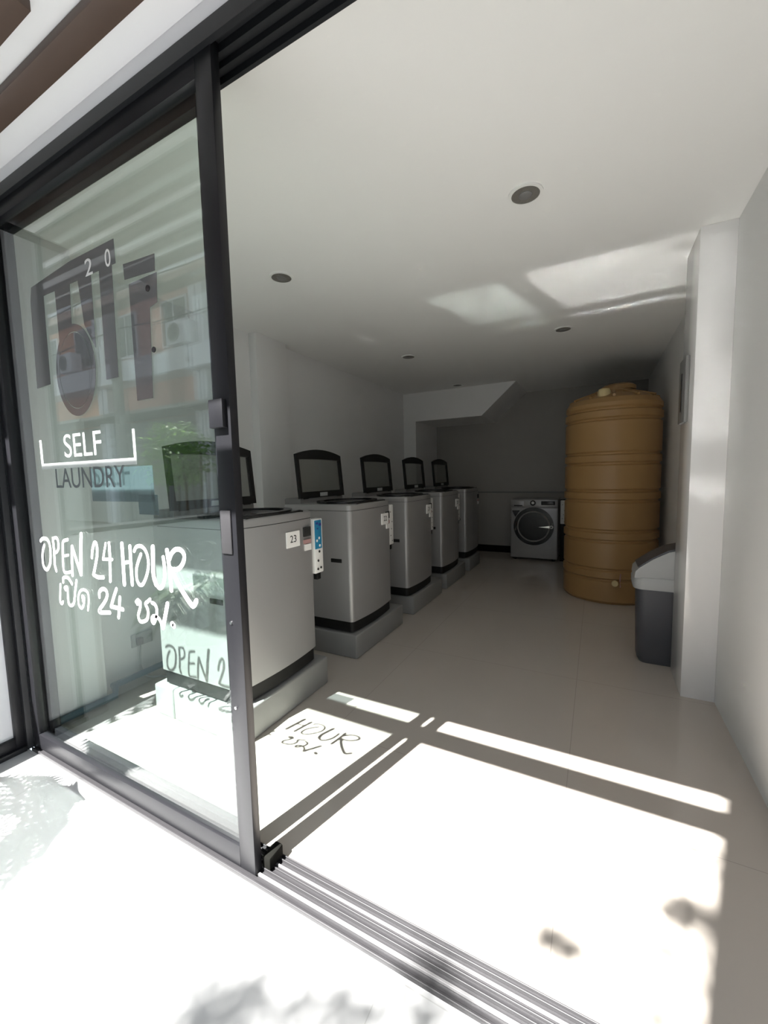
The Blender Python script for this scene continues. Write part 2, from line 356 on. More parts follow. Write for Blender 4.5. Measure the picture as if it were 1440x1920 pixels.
STROKES = {'painted_word_open': [
 (7,[(-2.364,1.127),(-2.340,1.139),(-2.307,1.139),(-2.286,1.125),(-2.277,1.095),(-2.281,1.059),(-2.293,1.021),(-2.323,0.992),(-2.347,0.992),(-2.361,1.012),(-2.360,1.053),(-2.348,1.085),(-2.331,1.107)]),
 (7,[(-2.244,1.144),(-2.243,1.106),(-2.245,1.061),(-2.249,1.021),(-2.240,0.992)]),
 (6,[(-2.244,1.144),(-2.212,1.149),(-2.198,1.133),(-2.200,1.103),(-2.218,1.084),(-2.239,1.077)]),
 (6,[(-2.112,1.146),(-2.152,1.135),(-2.162,1.097),(-2.170,1.037),(-2.166,0.992),(-2.113,0.997)]),
 (5,[(-2.162,1.067),(-2.119,1.075)]),
 (7,[(-2.096,0.984),(-2.092,1.028),(-2.087,1.072),(-2.077,1.117)]),(7,[(-2.077,1.117),(-2.056,1.066),(-2.025,0.999)]),(9,[(-2.022,0.997),(-2.012,1.064),(-2.003,1.121),(-1.992,1.175)])],
 'painted_number_24': [
 (7,[(-1.924,1.079),(-1.914,1.113),(-1.894,1.144),(-1.879,1.137),(-1.879,1.101),(-1.895,1.059),(-1.923,1.003)]),(7,[(-1.923,1.003),(-1.890,0.995),(-1.847,0.998)]),
 (5,[(-1.809,1.146),(-1.826,1.107),(-1.838,1.077)]),(5,[(-1.838,1.077),(-1.770,1.081)]),(7,[(-1.783,1.148),(-1.786,1.081),(-1.797,0.988)])],
 'painted_word_hour': [
 (9,[(-1.693,1.150),(-1.695,1.074),(-1.698,0.985)]),(8,[(-1.639,1.143),(-1.642,1.066),(-1.643,0.990)]),(6,[(-1.688,1.075),(-1.640,1.081)]),
 (6,[(-1.612,1.127),(-1.599,1.143),(-1.574,1.150),(-1.547,1.141),(-1.530,1.117),(-1.526,1.080),(-1.543,1.036),(-1.572,0.998),(-1.597,0.995),(-1.609,1.017),(-1.606,1.056),(-1.589,1.090),(-1.570,1.117)]),
 (9,[(-1.491,1.150),(-1.497,1.090),(-1.499,1.040),(-1.488,1.007)]),(7,[(-1.488,1.007),(-1.466,0.994),(-1.445,1.009),(-1.430,1.047),(-1.429,1.088),(-1.432,1.115)]),
 (8,[(-1.407,1.143),(-1.402,1.098),(-1.398,1.038),(-1.397,0.994)]),
 (7,[(-1.397,1.110),(-1.380,1.135),(-1.353,1.151),(-1.325,1.148),(-1.310,1.128),(-1.323,1.099),(-1.350,1.078),(-1.383,1.073)]),(8,[(-1.390,1.075),(-1.365,1.036),(-1.330,0.992),(-1.289,0.952),(-1.275,0.952),(-1.260,0.970)])],
 'painted_thai_word_open': [
 (6,[(-2.214,0.928),(-2.225,0.881),(-2.231,0.846),(-2.219,0.836),(-2.206,0.846)]),
 (6,[(-2.170,0.908),(-2.177,0.917),(-2.154,0.919),(-2.156,0.874),(-2.153,0.844),(-2.132,0.838),(-2.107,0.856),(-2.087,0.912),(-2.068,0.961)]),
 (6,[(-2.186,0.943),(-2.183,0.961),(-2.159,0.969),(-2.133,0.963),(-2.109,0.942)]),
 (5,[(-2.027,0.872),(-2.031,0.895),(-2.015,0.885),(-2.028,0.851),(-2.046,0.837),(-2.065,0.849),(-2.065,0.885),(-2.044,0.916),(-2.011,0.926),(-1.982,0.915),(-1.979,0.884),(-1.992,0.836)])],
 'painted_lower_number_24': [
 (7,[(-1.891,0.908),(-1.887,0.931),(-1.859,0.947),(-1.832,0.938),(-1.835,0.912),(-1.864,0.881),(-1.899,0.851),(-1.896,0.839),(-1.821,0.848)]),
 (7,[(-1.758,0.957),(-1.783,0.919),(-1.807,0.877)]),(7,[(-1.807,0.877),(-1.722,0.875)]),(7,[(-1.737,0.924),(-1.747,0.882),(-1.758,0.837)])],
 'painted_thai_abbreviation_hours': [
 (6,[(-1.627,0.919),(-1.613,0.929),(-1.604,0.918),(-1.620,0.912)]),(6,[(-1.604,0.925),(-1.598,0.918),(-1.605,0.893),(-1.619,0.865),(-1.611,0.843),(-1.586,0.845),(-1.560,0.861),(-1.552,0.895),(-1.565,0.919),(-1.547,0.932),(-1.534,0.941)]),
 (6,[(-1.522,0.929),(-1.505,0.924),(-1.495,0.905),(-1.502,0.877),(-1.521,0.848),(-1.532,0.860),(-1.518,0.877),(-1.487,0.871),(-1.464,0.839)]),(8,[(-1.464,0.839),(-1.447,0.884),(-1.427,0.937)]),
 (9,[(-1.407,0.862),(-1.398,0.856)])]}
for nm, ss in STROKES.items():
    bm = B()
    for q_, (w, pts) in enumerate(ss): ribbon(bm, pts, w*0.0024, t=0.0010+0.0002*q_)
    part(nm, bm, 'paint', d2)
# white square frame with the word above the hand lettering
bm = B()
box(bm, -2.283, -1.552, GY-0.0012, GY, 1.466, 1.492); box(bm, -2.283, -2.264, GY-0.0012, GY, 1.492, 1.60); box(bm, -1.567, -1.552, GY-0.0012, GY, 1.492, 1.60)
part('white_sign_frame', bm, 'thinpaint', d2)
FY = Matrix.Rotation(math.radians(90), 4, 'X')
def gtext(nm, s, cx, cz, w, h, m_, y=GY-0.0006):
    bm = text_bm(s, 1.0, Matrix.Identity(4), 0.0004)
    xs = [v.co.x for v in bm.verts]; ys = [v.co.y for v in bm.verts]
    sx = w/(max(xs)-min(xs)); sy = h/(max(ys)-min(ys)); mx = (max(xs)+min(xs))/2; my = (max(ys)+min(ys))/2
    for v in bm.verts: v.co = Vector(((v.co.x-mx)*sx+cx, y-v.co.z, (v.co.y-my)*sy+cz))
    return part(nm, bm, m_, d2)
gtext('word_self', 'SELF', -1.925, 1.562, 0.29, 0.10, 'thinpaint')
gtext('word_laundry', 'LAUNDRY', -1.90, 1.423, 0.53, 0.088, 'shade')
# grey film drawing of a washing machine
bm = B()
def poly(pts, t0=GY-0.0010, t1=GY): prism(bm, pts, t0, t1, 'y')
poly([(-2.242,2.205),(-2.225,2.262),(-1.90,2.29),(-1.592,2.292),(-1.59,2.205)])
poly([(-2.242,2.205),(-2.126,2.205),(-2.135,1.835),(-2.256,1.83)])
poly([(-2.031,2.205),(-1.912,2.205),(-1.925,2.03),(-2.03,1.98)])
poly([(-1.852,2.205),(-1.756,2.205),(-1.762,1.93),(-1.83,2.03)])
poly([(-1.700,2.205),(-1.615,2.205),(-1.627,1.80),(-1.707,1.80)])
poly([(-1.520,2.115),(-1.358,2.118),(-1.365,2.02),(-1.408,2.01),(-1.426,1.70),(-1.520,1.70)])
poly([(-1.546,2.19),(-1.363,2.18),(-1.366,2.125),(-1.543,2.135)])
part('washing_machine_film', bm, 'vinyl', d2)
bm = B(); ring(bm, circ(-1.925, 1.865, 0.15, 48, 0.185), circ(-1.925, 1.865, 0.125, 48, 0.155), GY-0.0018, GY-0.0002, 'y')
part('porthole_rim', bm, 'vinyl', d2)
bm = B(); prism(bm, circ(-1.925, 1.865, 0.122, 48, 0.152), GY-0.0016, GY-0.0002, 'y')
part('porthole_film', bm, 'vinyl', d2)
gtext('film_digit_0', '0', -1.635, 2.235, 0.035, 0.062, 'paper', GY-0.002)
gtext('film_digit_2', '2', -1.765, 2.235, 0.05, 0.062, 'paper', GY-0.002)
bm = B(); prism(bm, circ(-1.41, 2.075, 0.011, 16), GY-0.004, GY-0.001, 'y'); part('dark_spot', bm, 'black', d2)
bm = B(); prism(bm, circ(-1.40, 1.865, 0.010, 16), GY-0.004, GY-0.001, 'y'); part('dark_spot', bm, 'black', d2)
# papers taped inside the second sash
bm = B(); box(bm, -2.06, -1.60, 1.030, 1.0315, 1.315, 1.465)
tag(finish('poster', bm, 'poster'), 'pale blue notice taped inside the glass behind the word LAUNDRY', 'notice')
bm = B(); box(bm, -1.715, -1.585, 1.033, 1.0345, 1.262, 1.345)
tag(finish('paper_note', bm, 'poster'), 'small pale paper note below the right corner of the blue notice', 'note')

# ================================================================== TOP LOADING WASHING MACHINES
WW, WD = 0.67, 0.66        # width along the wall, depth
def outline(hw, d0, d1, bow, cr=0.035, n=10):
    """plan outline: back at x=-d0, bowed front at x=+d1"""
    pts = [(-d0, -hw), (-d0, hw)][::-1]
    p = [(-d0, hw), (-d0, -hw)]
    fr = []
    for i in range(5):
        a = -math.pi/2+math.pi/2*i/4
        fr.append((d1-bow-cr+cr*math.cos(a), -hw+cr+cr*math.sin(a)))
    for i in range(1, n):
        t = -1+2*i/n; fr.append((d1-bow+bow*(1-t*t), t*(hw-cr)))
    for i in range(5):
        a = math.pi/2*i/4
        fr.append((d1-bow-cr+cr*math.cos(a), hw-cr+cr*math.sin(a)))
    return p+fr
def make_washer():
    r = empty('washing_machine', (0, 0, 0)); hw = WW/2
    bm = B(); prism(bm, outline(hw-0.012, 0.63, 0.008, 0.018), 0.012, 0.10, 'z')
    for sx in (-0.58, -0.08):
        for sy in (-0.26, 0.26): prism(bm, circ(sx, sy, 0.022, 14), 0.0, 0.015, 'z')
    finish('plinth_skirt', bm, 'blackm', r)
    bm = B(); prism(bm, outline(hw, 0.64, 0.02, 0.022), 0.095, 0.955, 'z', 0.0); finish('body', bm, 'grey', r)
    bm = B(); prism(bm, outline(hw-0.002, 0.638, 0.018, 0.022), 0.958, 1.005, 'z', 0.012); cp = finish('top_cover', bm, 'grey', r)
    bm = B(); prism(bm, outline(hw-0.001, 0.60, 0.0192, 0.022), 0.9552, 0.9578, 'z')
    finish('seam', bm, 'blackm', cp)
    # opening rim
    bm = B(); ring(bm, [(a, b) for a, b in circ(-0.235, 0, 0.235, 40, 0.30)], circ(-0.235, 0, 0.19, 40, 0.245), 0.995, 1.022, 'z'); finish('tub_rim', bm, 'black', r)
    bm = B(); lathe(bm, [(0.188, 1.012), (0.188, 1.009), (0.0, 1.0085)], -0.235, 0, 40); finish('tub', bm, 'track', r)
    # front control strip
    bm = B(); prism(bm, [(-0.055, -0.27), (0.0, -0.235), (0.008, 0), (0.0, 0.235), (-0.055, 0.27)], 1.0, 1.012, 'z', 0.004); finish('control_panel', bm, 'black', r)
    # rear console
    bm = B(); prism(bm, [(-0.64, -hw+0.01), (-0.64, hw-0.01), (-0.49, hw-0.03), (-0.475, 0), (-0.49, -hw+0.03)][::-1], 0.99, 1.05, 'z', 0.012); finish('rear_console', bm, 'greyd', r)
    # recess on both flanks
    for s_ in (-1, 1):
        bm = B(); box(bm, -0.19, -0.09, s_*hw-0.004, s_*hw+0.004, 0.555, 0.585, 0.003); finish('side_grip', bm, 'blackm', r)
    # warning stickers at the far front corner
    bm = B(); box(bm, 0.006, 0.016, 0.215, 0.285, 0.845, 0.905); finish('rating_label', bm, 'ink', r)
    bm = B(); box(bm, 0.006, 0.016, 0.215, 0.285, 0.80, 0.825); finish('pink_label', bm, 'pink', r)
    bm = B(); box(bm, 0.006, 0.016, 0.225, 0.285, 0.755, 0.795); finish('white_label', bm, 'paper', r)
    # lid, opened almost upright
    T = Matrix.Translation((-0.490, 0, 1.045)) @ Matrix.Rotation(math.radians(-5), 4, 'Y')
    lw = 0.318
    def arch(w, z0, z1, hgt, n=14):
        p = [(-w, z0), (w, z0)]
        for i in range(n+1):
            t = 1-2*i/n; p.append((t*w, z1+hgt*(1-t*t)))
        return p
    bm = B(); ring(bm, arch(lw, 0.0, 0.365, 0.045), arch(lw-0.028, 0.052, 0.322, 0.006), -0.012, 0.014, 'x'); bmesh.ops.transform(bm, matrix=T, verts=bm.verts)
    lf = finish('lid', bm, 'blackm', r, 20)
    bm = B(); prism(bm, arch(lw-0.024, 0.048, 0.326, 0.006), -0.003, 0.003, 'x'); bmesh.ops.transform(bm, matrix=T, verts=bm.verts); finish('lid_glass', bm, 'lid', lf)
    bm = B(); prism(bm, [(-0.06, 0.008), (0.04, 0.008), (0.045, 0.04), (-0.055, 0.04)], 0.014, 0.022, 'x'); bmesh.ops.transform(bm, matrix=T, verts=bm.verts); finish('lid_handle', bm, 'binlid', lf)
    for s_ in (-0.24, 0.24):
        bm = B(); tube(bm, [(-0.49, s_-0.03, 1.05), (-0.49, s_+0.03, 1.05)], 0.012, 12); finish('hinge', bm, 'blackm', r)
    return r
proto = make_washer()
XF = -1.632
wl_ = ['grey top-loading washer nearest the glass door, numbered 23, its lid open',
       'second grey top-loader from the door, numbered 22, black arched lid open',
       'third grey top-loader from the door, white tag at its upper right, lid open',
       'fourth grey top-loader from the door, in the dim part of the room',
       'rearmost grey top-loader in the row, almost hidden by the fourth']
ycs = [1.775, 2.895, 3.93, 4.95, 5.97]
numbers = ['23', '22', '21', '20', None]
# number tags are made per machine
def number_tag(parent, num, dy=0.0):
    bm = B(); box(bm, 0.012, 0.0245, 0.045+dy, 0.165+dy, 0.80, 0.895, 0.001, 1); t = finish('number_tag', bm, 'paper', parent)
    if num:
        mt = Matrix.Translation((0.0250, 0.105+dy, 0.848)) @ Matrix.Rotation(math.radians(90), 4, 'Z') @ Matrix.Rotation(math.radians(90), 4, 'X')
        finish('number', text_bm(num, 0.062, mt, 0.0004), 'ink', t)
washers = []
BZ = 0.186
for i, yc in enumerate(ycs):
    w = proto if i == 0 else copy_tree(proto)
    w.location = (XF, yc, BZ); tag(w, wl_[i], 'washing machine', 'top-loading washers along the left wall'); washers.append(w)
for i, w in enumerate(washers):
    if numbers[i]: number_tag(w, numbers[i], 0.0 if i < 1 else 0.08)
# concrete plinths
pl = ['grey block plinth under washer 23 nearest the door', 'grey plinth under the second washer from the door', 'grey plinth under the third washer from the door',
      'grey plinth under the fourth washer from the door', 'grey plinth under the rearmost washer']
for i, (y0, y1) in enumerate([(1.42, 2.17), (2.545, 3.385), (3.64, 4.48), (4.66, 5.45), (5.68, 6.25)]):
    bm = B(); box(bm, -2.34 if i else -2.165, -1.60, y0, y1, 0, BZ, 0.012, 3)
    tag(finish('machine_plinth', bm, 'concrete'), pl[i], 'plinth', 'plinths of the washer row')
bm = B(); box(bm, -2.34, -2.17, 1.42, 2.17, 0, BZ, 0.012, 3)
tag(finish('machine_plinth', bm, 'concrete'), 'narrow grey block behind the front plinth of washer 23, wall side', 'plinth', 'plinths of the washer row')
# payment boxes on the far flank of each machine
def pay_box(printed=True):
    r = empty('payment_box', (0, 0, 0))
    bm = B(); box(bm, -0.055, 0.0, -0.045, 0.045, 0.0, 0.365, 0.008); finish('case', bm, 'white', r)
    if not printed:
        for z, y in [(0.30, -0.015), (0.21, 0.012), (0.145, 0.0), (0.085, -0.015), (0.035, 0.012)]: finish('button', prism(B(), circ(y, z, 0.006, 14), -0.001, 0.003, 'x'), 'greyd', r)
        bm = B(); box(bm, -0.04, -0.008, -0.02, 0.02, -0.045, 0.002, 0.004); finish('coin_tray', bm, 'blackm', r)
        return r
    bm = B(); box(bm, -0.001, 0.003, -0.042, 0.028, 0.165, 0.355, 0.001); fp = finish('printed_face', bm, 'blue', r)
    for z, y, s_ in [(0.335, -0.02, .012), (0.325, 0.012, .014), (0.30, -0.015, .008)]: finish('navy_icon', box(B(), 0.003, 0.0042, y-s_, y+s_, z-s_*.6, z+s_*.6), 'navy', fp)
    for z, y in [(0.235, 0.0), (0.22, -0.024), (0.185, 0.005)]: finish('white_icon', prism(B(), circ(y, z, 0.009, 12), 0.003, 0.0042, 'x'), 'paper', fp)
    for z, y in [(0.145, 0.0), (0.085, -0.015), (0.035, 0.012), (0.03, -0.02)]: finish('button', prism(B(), circ(y, z, 0.008, 14), -0.001, 0.004, 'x'), 'ink', r)
    bm = B(); box(bm, -0.04, -0.008, -0.02, 0.02, -0.045, 0.002, 0.004); finish('coin_tray', bm, 'blackm', r)
    return r
pb1 = pay_box(); pb = pay_box(False)
pbl = ['white and blue coin box on the side of washer 23', 'slim white coin box on the side of the second washer', 'coin box on the side of the third washer in the row', 'coin box beside the fourth washer']
for i, yc in enumerate(ycs[:4]):
    o = pb1 if i == 0 else pb if i == 1 else copy_tree(pb)
    o.location = (-1.628, yc+WW/2+0.047, 0.765) if i == 0 else (-1.650, yc+WW/2+0.047, 0.775)
    tag(o, pbl[i], 'coin box', 'coin boxes on the washers')

# ================================================================== FRONT LOADER at the back
def make_front_loader():
    r = empty('front_loading_washer', (-0.87, 7.0, 0))
    def P(n, bm, m_, par=None):
        o = finish(n, bm, m_, par or r)
        o.matrix_parent_inverse = Matrix.Translation((0, 0, 0)); return o
    bm = B(); box(bm, -0.355, 0.355, -0.25, 0.22, 0.035, 0.985, 0.015, 3); P('body', bm, 'grey')
    bm = B(); box(bm, -0.352, 0.352, -0.262, -0.248, 0.845, 0.98, 0.006); P('control_panel', bm, 'grey')
    bm = B(); prism(bm, circ(-0.01, 0.925, 0.042, 28), -0.285, -0.26, 'y'); k = P('dial', bm, 'blackm')
    bm = B(); prism(bm, circ(-0.01, 0.927, 0.022, 24), -0.292, -0.284, 'y'); P('dial_cap', bm, 'white', k)
    bm = B(); box(bm, 0.11, 0.31, -0.266, -0.258, 0.895, 0.955, 0.003); P('display', bm, 'black')
    bm = B(); box(bm, -0.31, -0.15, -0.266, -0.258, 0.865, 0.955, 0.004); dr = P('detergent_drawer', bm, 'grey')
    bm = B(); box(bm, -0.30, -0.17, -0.269, -0.264, 0.872, 0.89, 0.002); P('drawer_grip', bm, 'blackm', dr)
    bm = B(); prism(bm, [(-0.33, 0.80), (-0.21, 0.805), (-0.28, 0.70)], -0.262, -0.25, 'y'); P('black_label', bm, 'black')
    bm = B(); ring(bm, circ(0, 0.555, 0.300, 56), circ(0, 0.555, 0.235, 56), -0.285, -0.25, 'y'); d = P('door', bm, 'black')
    bm = B(); ring(bm, circ(0, 0.555, 0.245, 56), circ(0, 0.555, 0.225, 56), -0.295, -0.282, 'y'); P('chrome_ring', bm, 'led', d)
    bm = B(); prism(bm, circ(0, 0.555, 0.232, 56), -0.288, -0.252, 'y', 0.01); P('door_window', bm, 'black', d)
    bm = B(); ring(bm, circ(0.265, 0.552, 0.026, 20), circ(0.265, 0.552, 0.012, 20), -0.302, -0.285, 'y'); P('door_latch', bm, 'white', d)
    bm = B(); prism(bm, [(0.08, 0.548), (0.24, 0.535), (0.24, 0.57)], -0.300, -0.288, 'y'); P('door_pull', bm, 'chrome', d)
    bm = B(); tube(bm, [(-0.255, -0.296, 0.62), (-0.27, -0.296, 0.56), (-0.262, -0.296, 0.49)], 0.008, 8); P('door_hinge', bm, 'chrome', d)
    for x in (-0.29, 0.29):
        for y in (-0.19, 0.17): P('foot', prism(B(), circ(x, y, 0.025, 14), 0.0, 0.04, 'z'), 'blackm')
    return r
fl = make_front_loader(); tag(fl, 'silver front-loading washer with a round black door by the back wall', 'washing machine')
o = copy_tree(pb); o.location = (-0.44, 6.779, 0.60); o.rotation_euler = (0, 0, -math.pi/2); tag(o, 'coin box on a black post between the front loader and the tan tank', 'coin box')
bm = B(); box(bm, -0.49, -0.395, 6.84, 6.92, 0, 0.98, 0.004)
tag(finish('post', bm, 'blackm'), 'black box post standing right of the front loader, half behind the tank', 'post')

# ================================================================== WATER TANK
def tank():
    r = empty('water_tank', (0.14, 5.22, 0))
    prof = [(0.0, 0.0), (0.44, 0.0), (0.465, 0.03)]
    R0 = 0.468
    z = 0.20
    for zc in (0.31, 0.72, 1.14, 1.53, 1.985):
        prof += [(R0, zc-0.075), (R0-0.016, zc-0.06), (R0-0.016, zc-0.045), (R0+0.004, zc-0.032), (R0+0.004, zc+0.032), (R0-0.016, zc+0.045), (R0-0.016, zc+0.06), (R0, zc+0.075)]
    prof += [(R0, 2.10), (R0-0.03, 2.15), (R0-0.12, 2.20), (0.20, 2.235), (0.20, 2.26), (0.19, 2.27), (0.0, 2.285)]
    bm = B(); lathe(bm, prof, 0, 0, 96); finish('tank_body', bm, 'tank', r, 25)
    bm = B()
    for k in range(12):
        a = 2*math.pi*k/12; tube(bm, [(0.21*math.cos(a), 0.21*math.sin(a), 2.245), (0.43*math.cos(a), 0.43*math.sin(a), 2.168)], 0.014, 8)
    finish('shoulder_rib', bm, 'tank', r)
    bm = B(); lathe(bm, [(0.0, 2.16), (0.062, 2.16), (0.062, 2.225), (0.05, 2.25), (0.0, 2.255)], -0.09, -0.33, 28); finish('inlet_cap', bm, 'tanklid', r)
    bm = B(); lathe(bm, [(0.0, 2.275), (0.17, 2.275), (0.17, 2.315), (0.14, 2.335), (0.0, 2.345)], 0.05, 0.02, 40); finish('manhole_lid', bm, 'tank', r)
    bm = B(); tube(bm, [(0.05, -0.47, 0.24), (0.05, -0.505, 0.24)], 0.03, 16); finish('outlet_fitting', bm, 'tanklid', r)
    bm = B(); tube(bm, [(0.10, -0.468, 0.34), (0.095, -0.478, 0.27), (0.10, -0.472, 0.20)], 0.006, 6); finish('strap', bm, 'pink', r)
    return r
tag(tank(), 'tall tan ribbed plastic water tank against the right wall', 'water tank')

# ================================================================== BIN
def rrect(x0, x1, y0, y1, r, n=6):
    p = []
    for cx, cy_, a0 in [(x1-r, y1-r, 0), (x0+r, y1-r, 90), (x0+r, y0+r, 180), (x1-r, y0+r, 270)]:
        for i in range(n+1):
            a = math.radians(a0+90*i/n); p.append((cx+r*math.cos(a), cy_+r*math.sin(a)))
    return p
def loft(bm, secs):
    rows = [[bm.verts.new((x, y, z)) for x, y in s] for s, z in secs]
    for a, b in zip(rows, rows[1:]):
        for i in range(len(a)): j = (i+1) % len(a); bm.faces.new((a[i], a[j], b[j], b[i]))
    bm.faces.new(rows[0][::-1]); bm.faces.new(rows[-1]); return bm
def waste_bin():
    r = empty('waste_bin', (0.275, 3.36, 0))
    bm = B(); loft(bm, [(rrect(0.03, 0.315, 0.03, 0.22, 0.05), 0.0), (rrect(0.015, 0.33, 0.015, 0.235, 0.055), 0.03), (rrect(0.0, 0.345, 0.0, 0.25, 0.06), 0.56)]); finish('bin_body', bm, 'bin', r)
    bm = B(); loft(bm, [(rrect(-0.022, 0.362, -0.02, 0.27, 0.065), 0.555), (rrect(-0.026, 0.366, -0.024, 0.274, 0.068), 0.575), (rrect(-0.026, 0.366, -0.024, 0.274, 0.068), 0.62), (rrect(-0.018, 0.36, -0.018, 0.268, 0.066), 0.64)]); finish('lid_rim', bm, 'binlid', r)
    # hood: sloping ridge rising to the right end, open flap on its upper face
    side = [(-0.02, 0.635), (-0.015, 0.68), (0.01, 0.71), (0.09, 0.775), (0.18, 0.83), (0.25, 0.85), (0.30, 0.84), (0.35, 0.78), (0.36, 0.635)]
    bm = B(); prism(bm, side, -0.012, 0.262, 'y'); finish('lid_hood', bm, 'binlid', r)
    bm = B(); prism(bm, [(0.0, 0.712), (0.09, 0.786), (0.18, 0.842), (0.25, 0.862), (0.27, 0.855), (0.25, 0.845), (0.18, 0.822), (0.09, 0.765), (0.02, 0.705)], 0.0, 0.25, 'y'); finish('swing_flap', bm, 'bin', r)
    return r
tag(waste_bin(), 'charcoal plastic waste bin with a light grey swing-top beside the white pilaster', 'waste bin')

# electrical panel on the pilaster's left face
r = empty('control_box', (0.487, 3.17, 1.69))
bm = B(); box(bm, -0.022, 0, -0.075, 0.13, 0.0, 0.40, 0.006); finish('cover', bm, 'greyd', r)
bm = B(); box(bm, -0.026, -0.02, 0.02, 0.045, 0.07, 0.31, 0.002); finish('switch_row', bm, 'black', r)
tag(r, 'grey electrical box on the left face of the white pilaster above the bin', 'electrical box')

# ================================================================== DOWNLIGHTS
def downlight():
    r = empty('ceiling_downlight', (0, 0, CEIL))
    bm = B(); ring(bm, circ(0, 0, 0.082, 40), circ(0, 0, 0.066, 40), -0.007, 0.0, 'z'); finish('trim_ring', bm, 'white', r)
    bm = B(); lathe(bm, [(0.066, -0.005), (0.05, -0.0042), (0.046, -0.004), (0.0, -0.0035)], 0, 0, 36)
    finish('reflector', bm, 'led', r)
    bm = B(); lathe(bm, [(0.0, -0.014), (0.022, -0.013), (0.030, -0.008), (0.030, -0.004)], 0, 0, 24); finish('bulb', bm, 'greyd', r)
    return r
dl = downlight()
for i, (x, y, lb) in enumerate([(-0.335, 2.19, 'unlit recessed ceiling downlight, the large one nearest the camera'), (-1.91, 2.225, 'unlit downlight above the washer nearest the door'),
                                (-1.93, 4.36, 'unlit downlight above the third washer, left of the bright patch'), (-0.31, 4.325, 'unlit downlight just behind the bright patch on the ceiling'),
                                (-1.90, 6.1, 'small far downlight in front of the stair soffit')]):
    o = dl if i == 0 else copy_tree(dl); o.location = (x, y, CEIL); tag(o, lb, 'downlight', 'recessed downlights in the ceiling')

# ================================================================== left wall services
bm = B(); tube(bm, [(-2.80, 1.42, 0.06), (-2.80, 2.4, 0.06), (-2.82, 2.86, 0.06)], 0.022, 12); tube(bm, [(-2.71, 1.06, 0.035), (-2.71, 1.39, 0.035), (-2.78, 1.43, 0.06)], 0.022, 12)
tag(finish('water_pipe', bm, 'pipe'), 'blue plastic pipe running along the foot of the left wall behind the glass', 'pipe')
bm = B(); tube(bm, smooth_pts([(-2.55, 2.0, 0.028), (-2.52, 2.1, 0.028), (-2.55, 2.4, 0.028), (-2.60, 2.8, 0.028)], 5), 0.026, 10)
tag(finish('drain_hose', bm, 'pipe'), 'blue drain hose lying on the floor between wall and washers', 'hose')
r = empty('wall_socket', (XL, 1.69, 0.27))
bm = B(); box(bm, 0.0, 0.018, -0.075, 0.075, -0.045, 0.045, 0.004); finish('faceplate', bm, 'binlid', r)
bm = B(); box(bm, 0.018, 0.05, -0.05, -0.01, -0.03, 0.02, 0.006); finish('plug', bm, 'greyd', r)
tag(r, 'grey wall socket with a plug low on the left wall behind the glass', 'socket')
bm = B(); tube(bm, smooth_pts([(-2.86, 1.66, 0.25), (-2.84, 1.64, 0.18), (-2.84, 1.64, 0.08), (-2.80, 1.66, 0.02), (-2.70, 1.72, 0.012), (-2.45, 1.80, 0.012)], 6), 0.006, 6)
tag(finish('power_cable', bm, 'cable'), 'thin grey power cable hanging from the socket to the floor', 'cable')

# ================================================================== OUTSIDE, seen mirrored in the glass
def leaf_cluster(bm, c, rx, ry, rz, n, size, rnd):
    for _ in range(n):
        while True:
            p = Vector((rnd.uniform(-1, 1), rnd.uniform(-1, 1), rnd.uniform(-1, 1)))
            if p.length < 1: break
        p = Vector((c[0]+p.x*rx, c[1]+p.y*ry, c[2]+p.z*rz))
        d = Vector((rnd.uniform(-1, 1), rnd.uniform(-1, 1), rnd.uniform(-.6, .6))).normalized(); s_ = size*rnd.uniform(.6, 1.3)
        a = d.cross(Vector((0, 0, 1))).normalized(); up_ = Vector((0, 0, 1))
        v = [bm.verts.new(p), bm.verts.new(p+d*s_*.5+a*s_*.28-up_*s_*.02), bm.verts.new(p+d*s_-up_*s_*.25), bm.verts.new(p+d*s_*.5-a*s_*.28-up_*s_*.02)]
        m1 = bm.verts.new(p+d*s_*.5+up_*s_*.08)
        for a_, b_ in ((0, 1), (1, 2), (2, 3), (3, 0)): bm.faces.new((v[a_], v[b_], m1))
rnd = random.Random(3)
r = empty('planter', (-5.5, -2.0, 0))
bm = B(); box(bm, -0.9, 0.9, -0.3, 0.3, -0.05, 0.75, 0.02); finish('planter_box', bm, 'pot', r)
bm = B(); leaf_cluster(bm, (0, 0, 1.78), 0.60, 0.42, 0.50, 900, 0.13, rnd); finish('foliage', bm, 'leafl', r)
bm = B()
for k in range(5): tube(bm, [(-0.5+k*.25, 0, .7), (-0.55+k*.28, rnd.uniform(-.1, .1), 1.8)], 0.02, 6)
finish('stem', bm, 'trunk', r)
tag(r, 'bushy green shrub in a grey planter on the pavement, mirrored in the glass', 'shrub')
